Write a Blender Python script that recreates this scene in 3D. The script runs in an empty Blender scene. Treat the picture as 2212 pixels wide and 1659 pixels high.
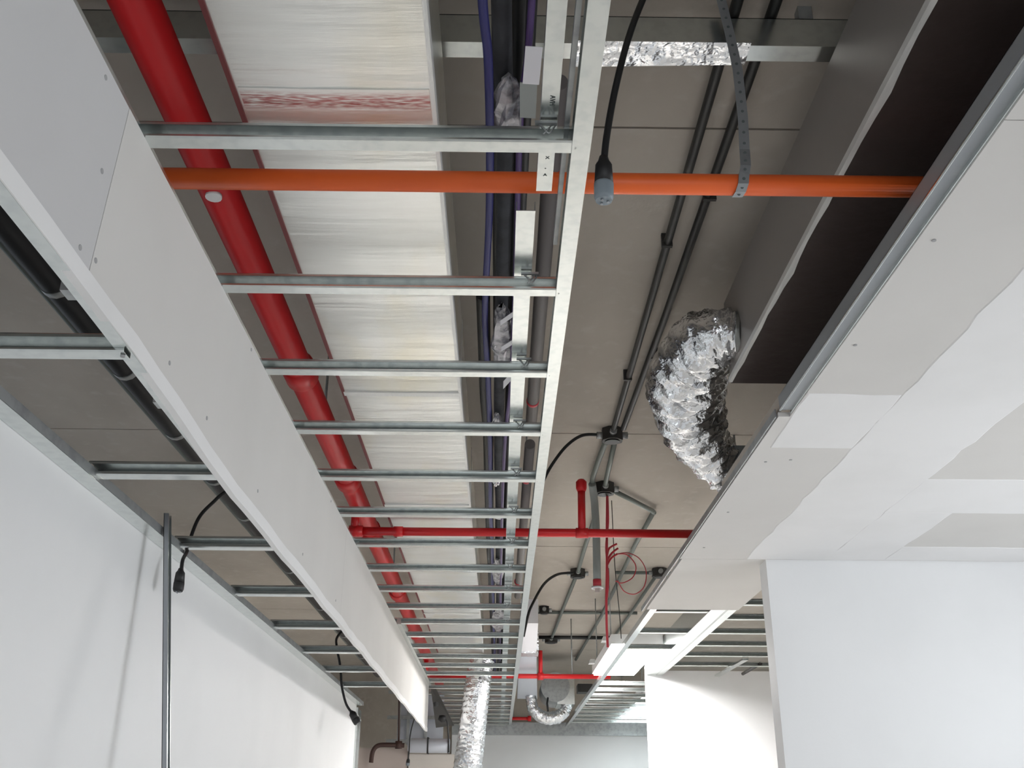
import bpy, math, random
from mathutils import Vector, Matrix
random.seed(7)
S = bpy.context.scene
C = S.collection
ZC = 1.5                       # camera height above the floor; h below = height above the camera

# ---------------------------------------------------------------- camera
cam_d = bpy.data.cameras.new('camera'); cam = bpy.data.objects.new('camera', cam_d); C.objects.link(cam)
pit, yaw, rol = math.radians(23.33), math.radians(0.577), math.radians(0.33)
fw = Vector((math.sin(yaw)*math.cos(pit), math.cos(yaw)*math.cos(pit), math.sin(pit)))
rt = Vector((math.cos(yaw), -math.sin(yaw), 0)); up = rt.cross(fw)
r2 = rt*math.cos(rol) + up*math.sin(rol); u2 = -rt*math.sin(rol) + up*math.cos(rol)
cam.matrix_world = Matrix(((r2.x, u2.x, -fw.x, 0), (r2.y, u2.y, -fw.y, 0), (r2.z, u2.z, -fw.z, ZC), (0, 0, 0, 1)))
cam_d.sensor_width = 36.0; cam_d.lens = 2181/2212*36.0; cam_d.clip_start = 0.02
S.camera = cam

# ---------------------------------------------------------------- world, window daylight and added fill, exposure
W = bpy.data.worlds.new('world'); S.world = W; W.use_nodes = True
W.node_tree.nodes['Background'].inputs[0].default_value = (0.80, 0.90, 1.0, 1)
W.node_tree.nodes['Background'].inputs[1].default_value = 1.0
def area(name, loc, direction, sx, sy, power, col):
    l = bpy.data.lights.new(name, 'AREA'); l.shape = 'RECTANGLE'; l.size = sx; l.size_y = sy; l.energy = power; l.color = col
    o = bpy.data.objects.new(name, l); C.objects.link(o); o.location = loc
    o.rotation_euler = Vector(direction).to_track_quat('-Z', 'Z').to_euler()
    return o
area('daylight_right_window', (3.30, 2.35, 1.45), (-1, 0, 0.0), 1.5, 1.3, 54, (0.94, 0.97, 1.0))
area('fill_next_room', (-3.24, 3.6, 1.5), (1, 0, 0.0), 3.2, 1.3, 2.0, (1.0, 0.95, 0.90))  # added fill that brightens the slab above the left bay
area('fill_rear', (1.0, -3.60, 1.50), (0, 1, 0.0), 3.4, 1.5, 40, (0.97, 0.98, 1.0))  # added fill from behind the camera, source assumed
S.view_settings.view_transform = 'Standard'; S.view_settings.look = 'None'
S.view_settings.gamma = 1.0; S.view_settings.use_curve_mapping = False
S.view_settings.exposure = 0.26

# ---------------------------------------------------------------- materials
def mat(name, col, rough=0.6, metal=0.0, noise=None, bump=None, emit=None, spec=0.5, noise2=None):
    """noise=(scale, colour2, stretch xyz, lo, hi); bump=(scale, strength, stretch)"""
    m = bpy.data.materials.new(name); m.use_nodes = True
    nt = m.node_tree; b = nt.nodes['Principled BSDF']
    b.inputs['Base Color'].default_value = (*col, 1); b.inputs['Roughness'].default_value = rough
    b.inputs['Metallic'].default_value = metal; b.inputs['Specular IOR Level'].default_value = spec
    def tex(scale, st, detail=4):
        tc = nt.nodes.new('ShaderNodeTexCoord'); mp = nt.nodes.new('ShaderNodeMapping'); mp.inputs['Scale'].default_value = st
        n = nt.nodes.new('ShaderNodeTexNoise'); n.inputs['Scale'].default_value = scale; n.inputs['Detail'].default_value = detail
        nt.links.new(tc.outputs['Object'], mp.inputs['Vector']); nt.links.new(mp.outputs['Vector'], n.inputs['Vector'])
        return n
    src = None
    for nz in (noise, noise2):
        if not nz: continue
        n = tex(nz[0], nz[2]); r = nt.nodes.new('ShaderNodeMapRange')
        r.inputs[1].default_value = nz[3]; r.inputs[2].default_value = nz[4]
        nt.links.new(n.outputs['Fac'], r.inputs[0])
        mx = nt.nodes.new('ShaderNodeMix'); mx.data_type = 'RGBA'
        if src is None: mx.inputs[6].default_value = (*col, 1)
        else: nt.links.new(src, mx.inputs[6])
        mx.inputs[7].default_value = (*nz[1], 1)
        nt.links.new(r.outputs[0], mx.inputs[0]); src = mx.outputs[2]
    if src is not None: nt.links.new(src, b.inputs['Base Color'])
    if bump:
        n = tex(bump[0], bump[2], bump[3] if len(bump) > 3 else 3)
        bp = nt.nodes.new('ShaderNodeBump'); bp.inputs['Strength'].default_value = bump[1]; bp.inputs['Distance'].default_value = bump[4] if len(bump) > 4 else 0.01
        nt.links.new(n.outputs['Fac'], bp.inputs['Height']); nt.links.new(bp.outputs['Normal'], b.inputs['Normal'])
    if emit:
        b.inputs['Emission Color'].default_value = (*emit[0], 1); b.inputs['Emission Strength'].default_value = emit[1]
    return m
ONE = (1, 1, 1)
M = {
 'slab':   mat('raw_concrete', (0.53, 0.48, 0.42), 0.9, noise=(2.2, (0.43, 0.385, 0.335), (1, .5, 1), .42, .72), noise2=(14, (0.57, 0.53, 0.48), ONE, .55, .85), bump=(30, .15, ONE)),
 'paint':  mat('white_wall_paint', (0.78, 0.785, 0.79), 0.55, noise=(1.4, (0.72, 0.725, 0.73), ONE, .45, .75), bump=(60, .03, ONE)),
 'board':  mat('gypsum_board_paper', (0.66, 0.645, 0.625), 0.75, noise=(1.8, (0.61, 0.595, 0.575), ONE, .4, .75)),
 'board2': mat('gypsum_board_paper_grey', (0.60, 0.595, 0.60), 0.75, noise=(1.5, (0.56, 0.555, 0.56), ONE, .4, .75)),
 'skim':   mat('joint_compound', (0.80, 0.795, 0.795), 0.7, noise=(2.5, (0.74, 0.735, 0.73), ONE, .45, .8)),
 'galv':   mat('galvanised_steel', (0.69, 0.725, 0.71), 0.23, .97, noise=(45, (0.62, 0.655, 0.65), (1, 1, 1), .45, .65), bump=(8, .04, ONE)),
 'galvdk': mat('galvanised_steel_dull', (0.42, 0.44, 0.44), 0.45, 0.7, noise=(30, (0.34, 0.35, 0.36), ONE, .45, .65)),
 'foil':   mat('foil_facing', (0.84, 0.85, 0.83), 0.30, 0.95, noise=(5, (0.74, 0.745, 0.72), (.4, 3, 1), .45, .75), noise2=(2.6, (0.82, 0.79, 0.68), (1.2, .5, 1), .50, .68), bump=(9, .30, (.25, 3.0, 1.0), 5)),
 'flex':   mat('crumpled_foil', (0.86, 0.875, 0.90), 0.20, 1.0, bump=(12, .9, (1, 1, 1), 4, .035)),
 'sidefoil': mat('duct_side_foil', (0.42, 0.395, 0.38), 0.45, 0.7, bump=(10, .15, ONE)),
 'darkduct': mat('black_duct_lining', (0.050, 0.036, 0.033), 0.40, 0.0, bump=(18, .25, (1, 1, 1)), spec=.35),
 'tape':   mat('silver_tape', (0.78, 0.78, 0.76), 0.45, 0.35, bump=(40, .3, (1, .3, 1))),
 'maroon': mat('maroon_edge_tape', (0.16, 0.03, 0.03), 0.6),
 'print':  None,
 'red':    mat('red_pipe_paint', (0.66, 0.014, 0.018), 0.38, noise=(3, (0.56, 0.02, 0.018), ONE, .5, .8)),
 'orange': mat('orange_pipe_paint', (0.90, 0.15, 0.026), 0.45, noise=(4, (0.72, 0.11, 0.022), ONE, .45, .8)),
 'black':  mat('black_rubber', (0.012, 0.012, 0.013), 0.5),
 'dkbox':  mat('dark_box_steel', (0.03, 0.028, 0.026), 0.55),
 'conduit': mat('dark_conduit', (0.012, 0.0115, 0.011), 0.5, 0.0),
 'gconduit': mat('grey_green_conduit', (0.16, 0.18, 0.165), 0.5, 0.3),
 'greypipe': mat('grey_brown_pipe', (0.15, 0.135, 0.13), 0.6),
 'pvc':    mat('grey_pvc', (0.33, 0.36, 0.345), 0.5),
 'strap':  mat('zinc_strap', (0.34, 0.36, 0.38), 0.45, 0.6),
 'greycap': mat('grey_plastic_cap', (0.22, 0.26, 0.29), 0.5),
 'blue':   mat('blue_cable', (0.012, 0.013, 0.12), 0.45),
 'purple': mat('purple_cable', (0.06, 0.025, 0.13), 0.45),
 'greycl': mat('grey_sleeve', (0.05, 0.052, 0.06), 0.8, noise=(14, (0.03, 0.03, 0.035), ONE, .4, .7), bump=(20, .4, ONE)),
 'film':   mat('crumpled_plastic_film', (0.44, 0.43, 0.45), 0.25, 0.25, noise=(22, (0.10, 0.10, 0.12), ONE, .45, .62), bump=(30, .8, ONE)),
 'paper':  mat('white_card', (0.78, 0.77, 0.80), 0.7),
 'ink':    mat('dark_print', (0.10, 0.12, 0.12), 0.8),
 'screw':  mat('screw_head', (0.36, 0.36, 0.365), 0.7, 0.0),
 'redwire': mat('red_wire', (0.60, 0.05, 0.07), 0.45),
 'white':  mat('white_plastic', (0.80, 0.80, 0.80), 0.5),
 'lamp':   mat('lamp_diffuser', (0.9, 0.9, 0.9), 0.5, emit=((1.0, 0.98, 0.96), 108)),
 'lamp2':  mat('lamp_diffuser_cool', (0.9, 0.9, 0.9), 0.5, emit=((0.86, 0.97, 1.0), 8)),
 'housing': mat('white_enamel', (0.78, 0.78, 0.78), 0.4),
 'brownpipe': mat('rusty_brown_pipe', (0.055, 0.025, 0.02), 0.6),
 'cream':  mat('cream_plaster', (0.62, 0.575, 0.53), 0.8, noise=(2, (0.56, 0.52, 0.48), ONE, .4, .75)),
 'pink':   mat('beige_panel', (0.50, 0.43, 0.395), 0.8),
 'pale':   mat('pale_blue_sheet', (0.62, 0.65, 0.72), 0.45, 0.3),
 'floor':  mat('floor_screed', (0.68, 0.66, 0.63), 0.7, noise=(1.2, (0.60, 0.58, 0.55), ONE, .4, .7)),
 'glass':  None,
}
g = bpy.data.materials.new('window_glass'); g.use_nodes = True
nt = g.node_tree; nt.nodes.remove(nt.nodes['Principled BSDF'])
tr = nt.nodes.new('ShaderNodeBsdfTransparent'); gl = nt.nodes.new('ShaderNodeBsdfGlossy'); mxs = nt.nodes.new('ShaderNodeMixShader')
gl.inputs['Roughness'].default_value = .05; mxs.inputs[0].default_value = .06
nt.links.new(tr.outputs[0], mxs.inputs[1]); nt.links.new(gl.outputs[0], mxs.inputs[2]); nt.links.new(mxs.outputs[0], nt.nodes['Material Output'].inputs[0])
M['glass'] = g

pm = mat('red_printed_foil', (0.84, 0.85, 0.83), 0.30, 0.95, bump=(9, .30, (.25, 3.0, 1.0), 5)); nt = pm.node_tree; bs = nt.nodes['Principled BSDF']
tc = nt.nodes.new('ShaderNodeTexCoord'); sx = nt.nodes.new('ShaderNodeSeparateXYZ'); nt.links.new(tc.outputs['Object'], sx.inputs[0])
def mth(op, a, b_=None):
    q = nt.nodes.new('ShaderNodeMath'); q.operation = op
    for i, v in enumerate((a, b_)):
        if v is None: continue
        if isinstance(v, (int, float)): q.inputs[i].default_value = v
        else: nt.links.new(v, q.inputs[i])
    return q.outputs[0]
dist = mth('ABSOLUTE', mth('ADD', sx.outputs[1], 1.514))           # print line 1.486 m ahead, duct origin at 3 m
fade = nt.nodes.new('ShaderNodeMapRange'); nt.links.new(dist, fade.inputs[0]); fade.inputs[1].default_value = .028; fade.inputs[2].default_value = .010
mp = nt.nodes.new('ShaderNodeMapping'); mp.inputs['Scale'].default_value = (1, 7, 1); nt.links.new(tc.outputs['Object'], mp.inputs[0])
nz = nt.nodes.new('ShaderNodeTexNoise'); nz.inputs['Scale'].default_value = 38; nt.links.new(mp.outputs[0], nz.inputs[0])
mr = nt.nodes.new('ShaderNodeMapRange'); nt.links.new(nz.outputs[0], mr.inputs[0]); mr.inputs[1].default_value = .36; mr.inputs[2].default_value = .60
fc_ = mth('MULTIPLY', mth('MULTIPLY', fade.outputs[0], mr.outputs[0]), .85)
mx = nt.nodes.new('ShaderNodeMix'); mx.data_type = 'RGBA'; mx.inputs[6].default_value = (.84, .85, .83, 1); mx.inputs[7].default_value = (.42, .10, .10, 1)
nt.links.new(fc_, mx.inputs[0]); nt.links.new(mx.outputs[2], bs.inputs['Base Color'])
M['print'] = pm

# ---------------------------------------------------------------- helpers
def tag(o, label=None, cat=None, group=None, kind=None):
    if label: o['label'] = label
    if cat: o['category'] = cat
    if group: o['group'] = group
    if kind: o['kind'] = kind
    return o
def thing(name, loc, label, cat, group=None, kind=None):
    """Empty at the thing's base, loc = (X, Y, h)"""
    o = bpy.data.objects.new(name, None); o.empty_display_size = .05; C.objects.link(o)
    o.location = (loc[0], loc[1], loc[2] + ZC)
    return tag(o, label, cat, group, kind)
def origin(o):
    v = Vector((0, 0, 0))
    while o is not None: v += Vector(o.location); o = o.parent
    return v
class MB:
    """collects shapes in (X, Y, h); build() links them as one mesh object"""
    def __init__(s): s.v = []; s.f = []; s.smooth = []
    def add(s, vs, fs, sm=False):
        k = len(s.v); s.v += [tuple(p) for p in vs]; s.f += [tuple(i + k for i in f) for f in fs]; s.smooth += [sm]*len(fs); return s
    def box(s, x0, x1, y0, y1, z0, z1):
        return s.add([(x0,y0,z0),(x1,y0,z0),(x1,y1,z0),(x0,y1,z0),(x0,y0,z1),(x1,y0,z1),(x1,y1,z1),(x0,y1,z1)],
                     [(0,3,2,1),(4,5,6,7),(0,1,5,4),(1,2,6,5),(2,3,7,6),(3,0,4,7)])
    def hexa(s, p):
        return s.add(p, [(0,3,2,1),(4,5,6,7),(0,1,5,4),(1,2,6,5),(2,3,7,6),(3,0,4,7)])
    def tube(s, path, r, n=12, cap=True, sub=0, rf=None, sm=True):
        """r a number or a list per path point; rf(i, t, ang) multiplies the radius"""
        P = [Vector(p) for p in path]; R = list(r) if hasattr(r, '__len__') else [r]*len(P)
        if sub:
            Q = []; RR = []
            for i in range(len(P) - 1):
                p0 = P[max(i-1, 0)]; p1 = P[i]; p2 = P[i+1]; p3 = P[min(i+2, len(P)-1)]
                for k in range(sub):
                    t = k/sub
                    Q.append(.5*((2*p1) + (p2-p0)*t + (2*p0-5*p1+4*p2-p3)*t*t + (3*p1-p0-3*p2+p3)*t**3)); RR.append(R[i]*(1-t) + R[i+1]*t)
            Q.append(P[-1]); RR.append(R[-1]); P = Q; R = RR
        T = [(P[min(i+1, len(P)-1)] - P[max(i-1, 0)]).normalized() for i in range(len(P))]
        nrm = T[0].orthogonal().normalized(); vs = []; fs = []
        for i, p in enumerate(P):
            nrm = (nrm - T[i]*nrm.dot(T[i])).normalized(); bi = T[i].cross(nrm)
            for k in range(n):
                a = 2*math.pi*k/n; q = R[i]*(rf(i, i/(len(P)-1), a) if rf else 1)
                vs.append(p + (nrm*math.cos(a) + bi*math.sin(a))*q)
        for i in range(len(P)-1):
            for k in range(n):
                fs.append((i*n+k, i*n+(k+1) % n, (i+1)*n+(k+1) % n, (i+1)*n+k))
        s.add(vs, fs, sm)
        if cap:
            m = len(P) - 1; k0 = len(s.v) - len(vs)
            s.f += [tuple(k0+k for k in range(n))[::-1], tuple(k0+m*n+k for k in range(n))]; s.smooth += [False, False]
        return s
    def cyl(s, a, b, r, n=14): return s.tube([a, b], r, n)
    def mesh(s, name, mt, off=Vector((0, 0, 0))):
        me = bpy.data.meshes.new(name)
        me.from_pydata([(v[0]-off.x, v[1]-off.y, v[2]+ZC-off.z) for v in s.v], [], s.f)
        me.polygons.foreach_set('use_smooth', s.smooth); me.materials.append(M[mt]); me.update(); return me
    def build(s, name, mt, parent=None):
        off = origin(parent) if parent else Vector((sum(v[0] for v in s.v)/len(s.v), sum(v[1] for v in s.v)/len(s.v), min(v[2] for v in s.v)+ZC))
        o = bpy.data.objects.new(name, s.mesh(name, mt, off)); C.objects.link(o)
        if parent: o.parent = parent
        else: o.location = off
        return o
def inst(name, me, parent, at):
    """another object with shared mesh; at in (X, Y, h)"""
    o = bpy.data.objects.new(name, me); C.objects.link(o); o.parent = parent
    o.location = Vector((at[0], at[1], at[2] + ZC)) - origin(parent); return o
def struct(name, mb, mt, label, cat):
    return tag(mb.build(name, mt), label, cat, kind='structure')
def local(mb, name, mt):                       # mesh in its own coordinates
    return mb.mesh(name, mt, Vector((0, 0, ZC)))

# ================================================================ the setting
SL = 1.62                                       # slab soffit above the camera
struct('floor', MB().box(-3.2, 3.4, -3.7, 12.7, -1.60, -1.50), 'floor', 'grey screed floor of the fit-out', 'floor')
sl = thing('ceiling', (0, 4, SL), 'raw grey concrete slab overhead with straight joints', 'ceiling', kind='structure')
js = [-3.7, -.1, 2.10, 4.32, 6.40, 8.60, 10.70, 12.7]
for a, b in zip(js[:-1], js[1:]):
    MB().box(-3.2, 3.4, a+.004, b-.004, SL, SL+.16).build('slab_panel', 'slab', sl)
MB().box(-3.2, 3.4, -3.7, 12.7, SL+.012, SL+.17).build('joint_filler', 'dkbox', sl)
struct('wall_left', MB().box(-1.01, -.895, -3.7, 6.62, -1.5, .66), 'paint', 'smooth white partition wall with a leaning metal stud', 'wall')
b = MB(); b.box(-3.2, -3.1, -3.7, 2.0, -1.5, SL); b.box(-3.2, -3.1, 5.2, 12.7, -1.5, SL); b.box(-3.2, -3.1, 2.0, 5.2, -1.5, -.65); b.box(-3.2, -3.1, 2.0, 5.2, .65, SL)
struct('wall_outer', b, 'paint', 'white outer wall with an added window in the next room', 'wall')
w = thing('added_side_window', (-3.15, 3.6, -.65), 'added unseen window of the next room behind the partition', 'window', kind='structure')  # unseen window, added so light reaches the slab behind the partition
b = MB()
for y in (2.0, 3.58, 5.16): b.box(-3.17, -3.12, y, y+.04, -.65, .65)
b.box(-3.17, -3.12, 2.0, 5.2, -.65, -.61); b.box(-3.17, -3.12, 2.0, 5.2, .61, .65); b.build('window_frame', 'galvdk', w)
for y in (2.04, 3.62): MB().box(-3.147, -3.143, y, y+1.54, -.61, .61).build('pane', 'glass', w)
wr = thing('wall_rear', (0, -3.6, -1.5), 'white wall with a wide added window behind the viewer', 'wall', kind='structure')
b = MB(); b.box(-3.2, -.75, -3.6, -3.5, -1.5, SL); b.box(2.75, 3.4, -3.6, -3.5, -1.5, SL)
b.box(-.75, 2.75, -3.6, -3.5, -1.5, -.8); b.box(-.75, 2.75, -3.6, -3.5, .8, SL); b.build('wall_face', 'paint', wr)
wo = thing('wall_right', (3.2, 2, -1.5), 'white side wall with a daylight window', 'wall', kind='structure')
b = MB(); b.box(3.2, 3.3, -3.6, 1.6, -1.5, SL); b.box(3.2, 3.3, 3.1, 12.7, -1.5, SL); b.box(3.2, 3.3, 1.6, 3.1, -1.5, -.7); b.box(3.2, 3.3, 1.6, 3.1, .6, SL)
b.build('wall_face', 'paint', wo)
for nm, hor in (('window_1', False), ('added_rear_window', True)):  # the rear one is unseen, added to let light in behind the camera
    w = thing(nm, (3.25, 2.35, -.7) if not hor else (1, -3.55, -.8), 'unseen daylight window in a thin grey frame', 'window', kind='structure')
    fr = MB(); pn = MB()
    if not hor:
        for y in (1.6, 2.33, 3.06): fr.box(3.22, 3.27, y, y+.04, -.7, .6)
        fr.box(3.22, 3.27, 1.6, 3.1, -.7, -.66); fr.box(3.22, 3.27, 1.6, 3.1, .56, .6)
        fr.build('window_frame', 'galvdk', w)
        for y in (1.64, 2.37): MB().box(3.242, 3.246, y, y+.69, -.66, .56).build('pane', 'glass', w)
    else:
        for x in (-.75, .4, 1.55, 2.71): fr.box(x, x+.04, -3.57, -3.53, -.8, .8)
        fr.box(-.75, 2.75, -3.57, -3.53, -.8, -.76); fr.box(-.75, 2.75, -3.57, -3.53, .76, .8)
        fr.build('window_frame', 'galvdk', w)
        for x in (-.71, .44, 1.59): MB().box(x, x+1.11, -3.552, -3.548, -.76, .76).build('pane', 'glass', w)
struct('wall_front_right', MB().box(1.090, 3.2, 4.09, 4.20, -1.5, .99), 'paint', 'plain white wall end standing under the plastered ceiling', 'wall')
struct('wall_lit', MB().box(1.10, 3.2, 7.78, 7.90, -1.5, 1.03), 'paint', 'white wall brightly lit by the recessed light', 'wall')
struct('wall_far', MB().box(-.55, 3.2, 12.40, 12.52, -1.5, .90), 'paint', 'pale bluish white end wall below the ceiling frame', 'wall')
struct('wall_end', MB().box(-3.1, 3.2, 12.56, 12.66, -1.5, SL), 'slab', 'grey wall closing off the far end', 'wall')
t = struct('trim_1', MB().box(-.55, 3.2, 12.36, 12.40, .90, 1.04), 'galvdk', 'grey metal track along the top of the end wall', 'trim')
# left partition end: folded metal edge studs
le = thing('trim_2', (-.95, 6.65, -1.5), 'grey metal end studs capping the white partition', 'trim', kind='structure')
MB().box(-1.01, -.885, 6.62, 6.66, -1.5, .64).build('edge_stud', 'galv', le)
MB().box(-.97, -.90, 6.72, 6.75, -1.5, .60).build('edge_stud', 'white', le)
MB().box(-1.03, -.90, 6.86, 6.90, -1.5, .645).build('edge_stud', 'galv', le)

# ---------------------------------------------------------------- white fascia (vertical gypsum drop)
fa = thing('wall_fascia', (-.58, 4, .65), 'long white gypsum fascia dropping beside the red pipe', 'fascia', kind='structure')
def bot(y):                                     # lower edge, slightly wavy plaster
    t = min(max((y-1.3)/.8, 0), 1); return .694 - .030*t + .0025*math.sin(y*9)*(y > 1.25)
def panel(y0, y1, tilt0, mt, x, tilt1=0):
    n = max(2, int((y1-y0)/.12)); vs = []; fs = []
    for i in range(n+1):
        y = y0 + (y1-y0)*i/n
        for xx in (x, x-.0125):
            yt = y + (tilt0 if i == 0 else tilt1 if i == n else 0)
            vs += [(xx, y, bot(y)), (xx, yt, 1.0)]
    for i in range(n):
        a = i*4; c = a+4
        fs += [(a, c, c+1, a+1), (a+2, a+3, c+3, c+2), (a, a+2, c+2, c), (a+1, c+1, c+3, a+3)]
    fs += [(0, 1, 3, 2), (n*4, n*4+2, n*4+3, n*4+1)]
    return MB().add(vs, fs).build('gypsum_panel', mt, fa)
panel(-1.6, 1.2350, 0, 'board2', -.5775, .028)
panel(1.236, 3.68, .028, 'board', -.577)
panel(3.682, 6.12, 0, 'board', -.577); panel(6.122, 8.52, 0, 'board', -.577)
bd = MB(); n = 90; vs = []; fs = []               # plaster bead along the lower edge
for i in range(n+1):
    y = -1.6 + 10.12*i/n; h = bot(y); q = random.uniform(-.003, .003)*(y > 1.2)
    hb = h - .026 + q*.6
    vs += [(-.5745, y, h+.004+q), (-.5745, y, hb), (-.588, y, hb), (-.588, y, h+.004)]
for i in range(n):
    a = i*4; fs += [(a+k, a+4+k, a+4+(k+1) % 4, a+(k+1) % 4) for k in range(4)]
bd.add(vs, fs + [(0, 1, 2, 3), (n*4+3, n*4+2, n*4+1, n*4)]).build('corner_bead', 'skim', fa)
sc = local(MB().cyl((-.003, 0, 0), (.0012, 0, 0), .0042, 10), 'screw', 'screw')
for y, h in ((1.170, .980), (1.196, .712), (1.248, .722), (1.597, .722), (1.843, .716), (1.215, .85), (2.3, .71), (2.9, .705), (3.55, .70), (2.1, .985), (3.3, .985)):
    inst('screw', sc, fa, (-.5775 if y < 1.23 else -.577, y, h))
MB().box(-.60, -.59, -1.6, 8.5, .99, 1.03).build('top_track', 'galv', fa)
for k in range(22): MB().box(-.615, -.59, -.4+k*.41, -.37+k*.41, .67, 1.0).build('stud', 'galvdk', fa)
MB().box(-.577, -.553, 5.7, 8.52, .996, 1.03).build('edge_angle', 'galv', fa)

# ---------------------------------------------------------------- plastered ceiling on the right
cr = thing('ceiling_plastered', (1.6, 2, .988), 'white gypsum board ceiling with pale bands of joint compound', 'ceiling', kind='structure')
Z0, Z1 = .988, 1.0005
def cb(x0, x1, y0, y1, mt='board'): MB().box(x0, x1, y0, y1, Z0, Z1).build('gypsum_board', mt, cr)
cb(.765, 1.17, -3.45, 1.25); cb(.765, 1.17, 1.252, 2.49); cb(.735, 1.17, 2.492, 4.089)
cb(1.172, 2.38, -3.45, .6); cb(1.172, 2.38, .602, 3.04); cb(1.172, 2.38, 3.042, 4.089)
cb(2.382, 3.2, -3.45, 1.2); cb(2.382, 3.2, 1.202, 4.089)
cb(.745, 1.215, 4.091, 5.18)
def skim(x0, x1, y0, y1, seed, wob=.006):
    """thin irregular coat of compound, 1.5 mm proud of the boards"""
    rr = random.Random(seed); out = []
    for (ax, ay, bx, by) in ((x0,y0,x1,y0), (x1,y0,x1,y1), (x1,y1,x0,y1), (x0,y1,x0,y0)):
        L = math.hypot(bx-ax, by-ay); n = max(2, int(L/.07))
        for i in range(n):
            t = i/n; q = rr.uniform(-wob, wob)
            dx, dy = (by-ay)/L*q, -(bx-ax)/L*q
            out.append((ax+(bx-ax)*t+dx, ay+(by-ay)*t+dy))
    n = len(out); lo = Z0 - .0015
    cx = (x0+x1)/2; cy = (y0+y1)/2
    inn = [(x+(cx-x)*.01*0 + (.004 if x < cx else -.004), y + (.004 if y < cy else -.004)) for x, y in out]
    vs = [(x, y, Z0+.0005) for x, y in out] + [(x, y, lo) for x, y in inn]
    fs = [(i, (i+1) % n, n+(i+1) % n, n+i) for i in range(n)] + [tuple(range(n, 2*n))]
    MB().add(vs, fs).build('joint_compound', 'skim', cr)
skim(1.005, 1.335, -3.4, 4.085, 1)               # long joint
skim(.768, 1.01, 2.335, 2.735, 2, .004)           # cross joint by the edge
skim(1.33, 3.19, 3.01, 3.385, 3, .004)
skim(1.33, 1.575, 3.38, 4.085, 4, .004); skim(1.57, 3.19, 3.86, 4.085, 5, .004)
skim(1.33, 3.19, .45, .80, 6, .004); skim(2.25, 2.52, -3.4, 3.01, 7)
skim(2.05, 3.1, 3.60, 3.70, 9, .02)
sd = local(MB().cyl((0, 0, 0), (0, 0, -.0015), .0045, 10), 'screw', 'screw')
for x, y in ((.795, 1.600), (.795, 2.049), (.80, 1.15), (.79, 2.86), (.86, 2.84), (.79, 3.4), (.80, 3.9)): inst('screw', sd, cr, (x, y, Z0))
# metal edge track of the plastered ceiling
et = thing('trim_3', (.755, 0, .99), 'galvanised edge track along the plastered ceiling', 'trim', kind='structure')
b = MB(); b.box(.733, .766, -3.45, 2.47, .9985, 1.0005); b.box(.733, .7345, -3.45, 2.47, .995, 1.036); b.box(.733, .766, -3.45, 2.47, 1.035, 1.036)
b.build('track', 'strap', et)
MB().box(.7322, .7362, -3.45, 2.47, .9955, .9985).build('lip', 'galv', et)
MB().box(.7610, .7680, -3.45, 2.47, .9905, .9985).build('lip', 'galv', et)
MB().box(.728, .732, 2.50, 5.25, .990, 1.012).build('track', 'galvdk', et)
MB().box(.742, .752, 2.48, 3.25, 1.001, 1.050).build('upstand', 'slab', et)

# ================================================================ metal ceiling frames
def cprof(L, t=.0011):
    """rolled C-stud lying along +X from 0 to L, open towards -Y, near bottom edge at the origin"""
    P = [(0, .0250), (0, .0293), (.0022, .0315), (.030, .0315), (.030, .0205), (.0262, .0167), (.0262, .0145), (.030, .0100), (.030, 0), (.0026, 0), (0, .0026), (0, .0062)]
    Q = []                                       # inner line, offset by the sheet thickness
    for i, (y, z) in enumerate(P):
        ds = []
        for a_, c_ in ((i-1, i), (i, i+1)):
            if 0 <= a_ and c_ < len(P):
                dy, dz = P[c_][0]-P[a_][0], P[c_][1]-P[a_][1]; l = math.hypot(dy, dz); ds.append((dz/l, -dy/l))
        ny, nz = sum(d[0] for d in ds), sum(d[1] for d in ds); l = math.hypot(ny, nz); k = t/max(l/len(ds), .5)
        Q.append((y + ny/l*k, z + nz/l*k))
    n = len(P); vs = []; fs = []
    for x in (0, L): vs += [(x, y, z) for y, z in P] + [(x, y, z) for y, z in Q]
    m = 2*n
    for i in range(n-1):
        fs += [(i, i+1, m+i+1, m+i), (n+i, m+n+i, m+n+i+1, n+i+1), (i, n+i, n+i+1, i+1), (m+i, m+i+1, m+n+i+1, m+n+i)]
    fs += [(0, m, m+n, n), (n-1, 2*n-1, m+2*n-1, m+n-1)]
    return MB().add(vs, fs)
scrw = local(MB().cyl((0, 0, 0), (0, 0, -.0025), .004, 8), 'screw', 'screw')
def tie_mesh():
    b = MB()
    b.tube([(-.012, .006, .036), (-.006, -.002, .028), (.004, -.003, .014), (.012, -.001, .026), (.016, .006, .037)], .0016, 6, sub=4)
    b.tube([(.010, .004, .037), (.002, -.003, .020), (-.005, -.003, .012)], .0014, 6, sub=4)
    b.box(-.018, .018, -.004, .004, .034, .0385)
    return local(b, 'tie_wire', 'galvdk')
tie = tie_mesh()
fc = thing('joist_grid', (-.2, 6, 1.0), 'galvanised ladder-like ceiling frame hanging beside the white fascia', 'ceiling frame')
jm = local(cprof(.735), 'joist', 'galv')
ys = [.455, .895, 1.334, 1.826, 2.247, 2.662, 3.090, 3.516] + [3.955 + .437*k for k in range(20)]
for i, y in enumerate(ys):
    if y > 12.3: break
    xl = -.62 if y < 8.5 else -.62
    j = inst('joist', jm, fc, (xl, y, 1.0))
    s1 = inst('screw', scrw, j, (.112, y+.013, 1.0))
    if .9 < y < 6: s2 = inst('tie_wire', tie, j, (.065 - .006*y if y > 1.5 else .066, y, 1.0))
b = MB(); b.box(.108, .1385, -1.0, 12.36, .9975, .9988); b.box(.1373, .1385, -1.0, 12.36, .9988, 1.032); b.box(.108, .1385, -1.0, 12.36, 1.031, 1.0322)
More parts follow.
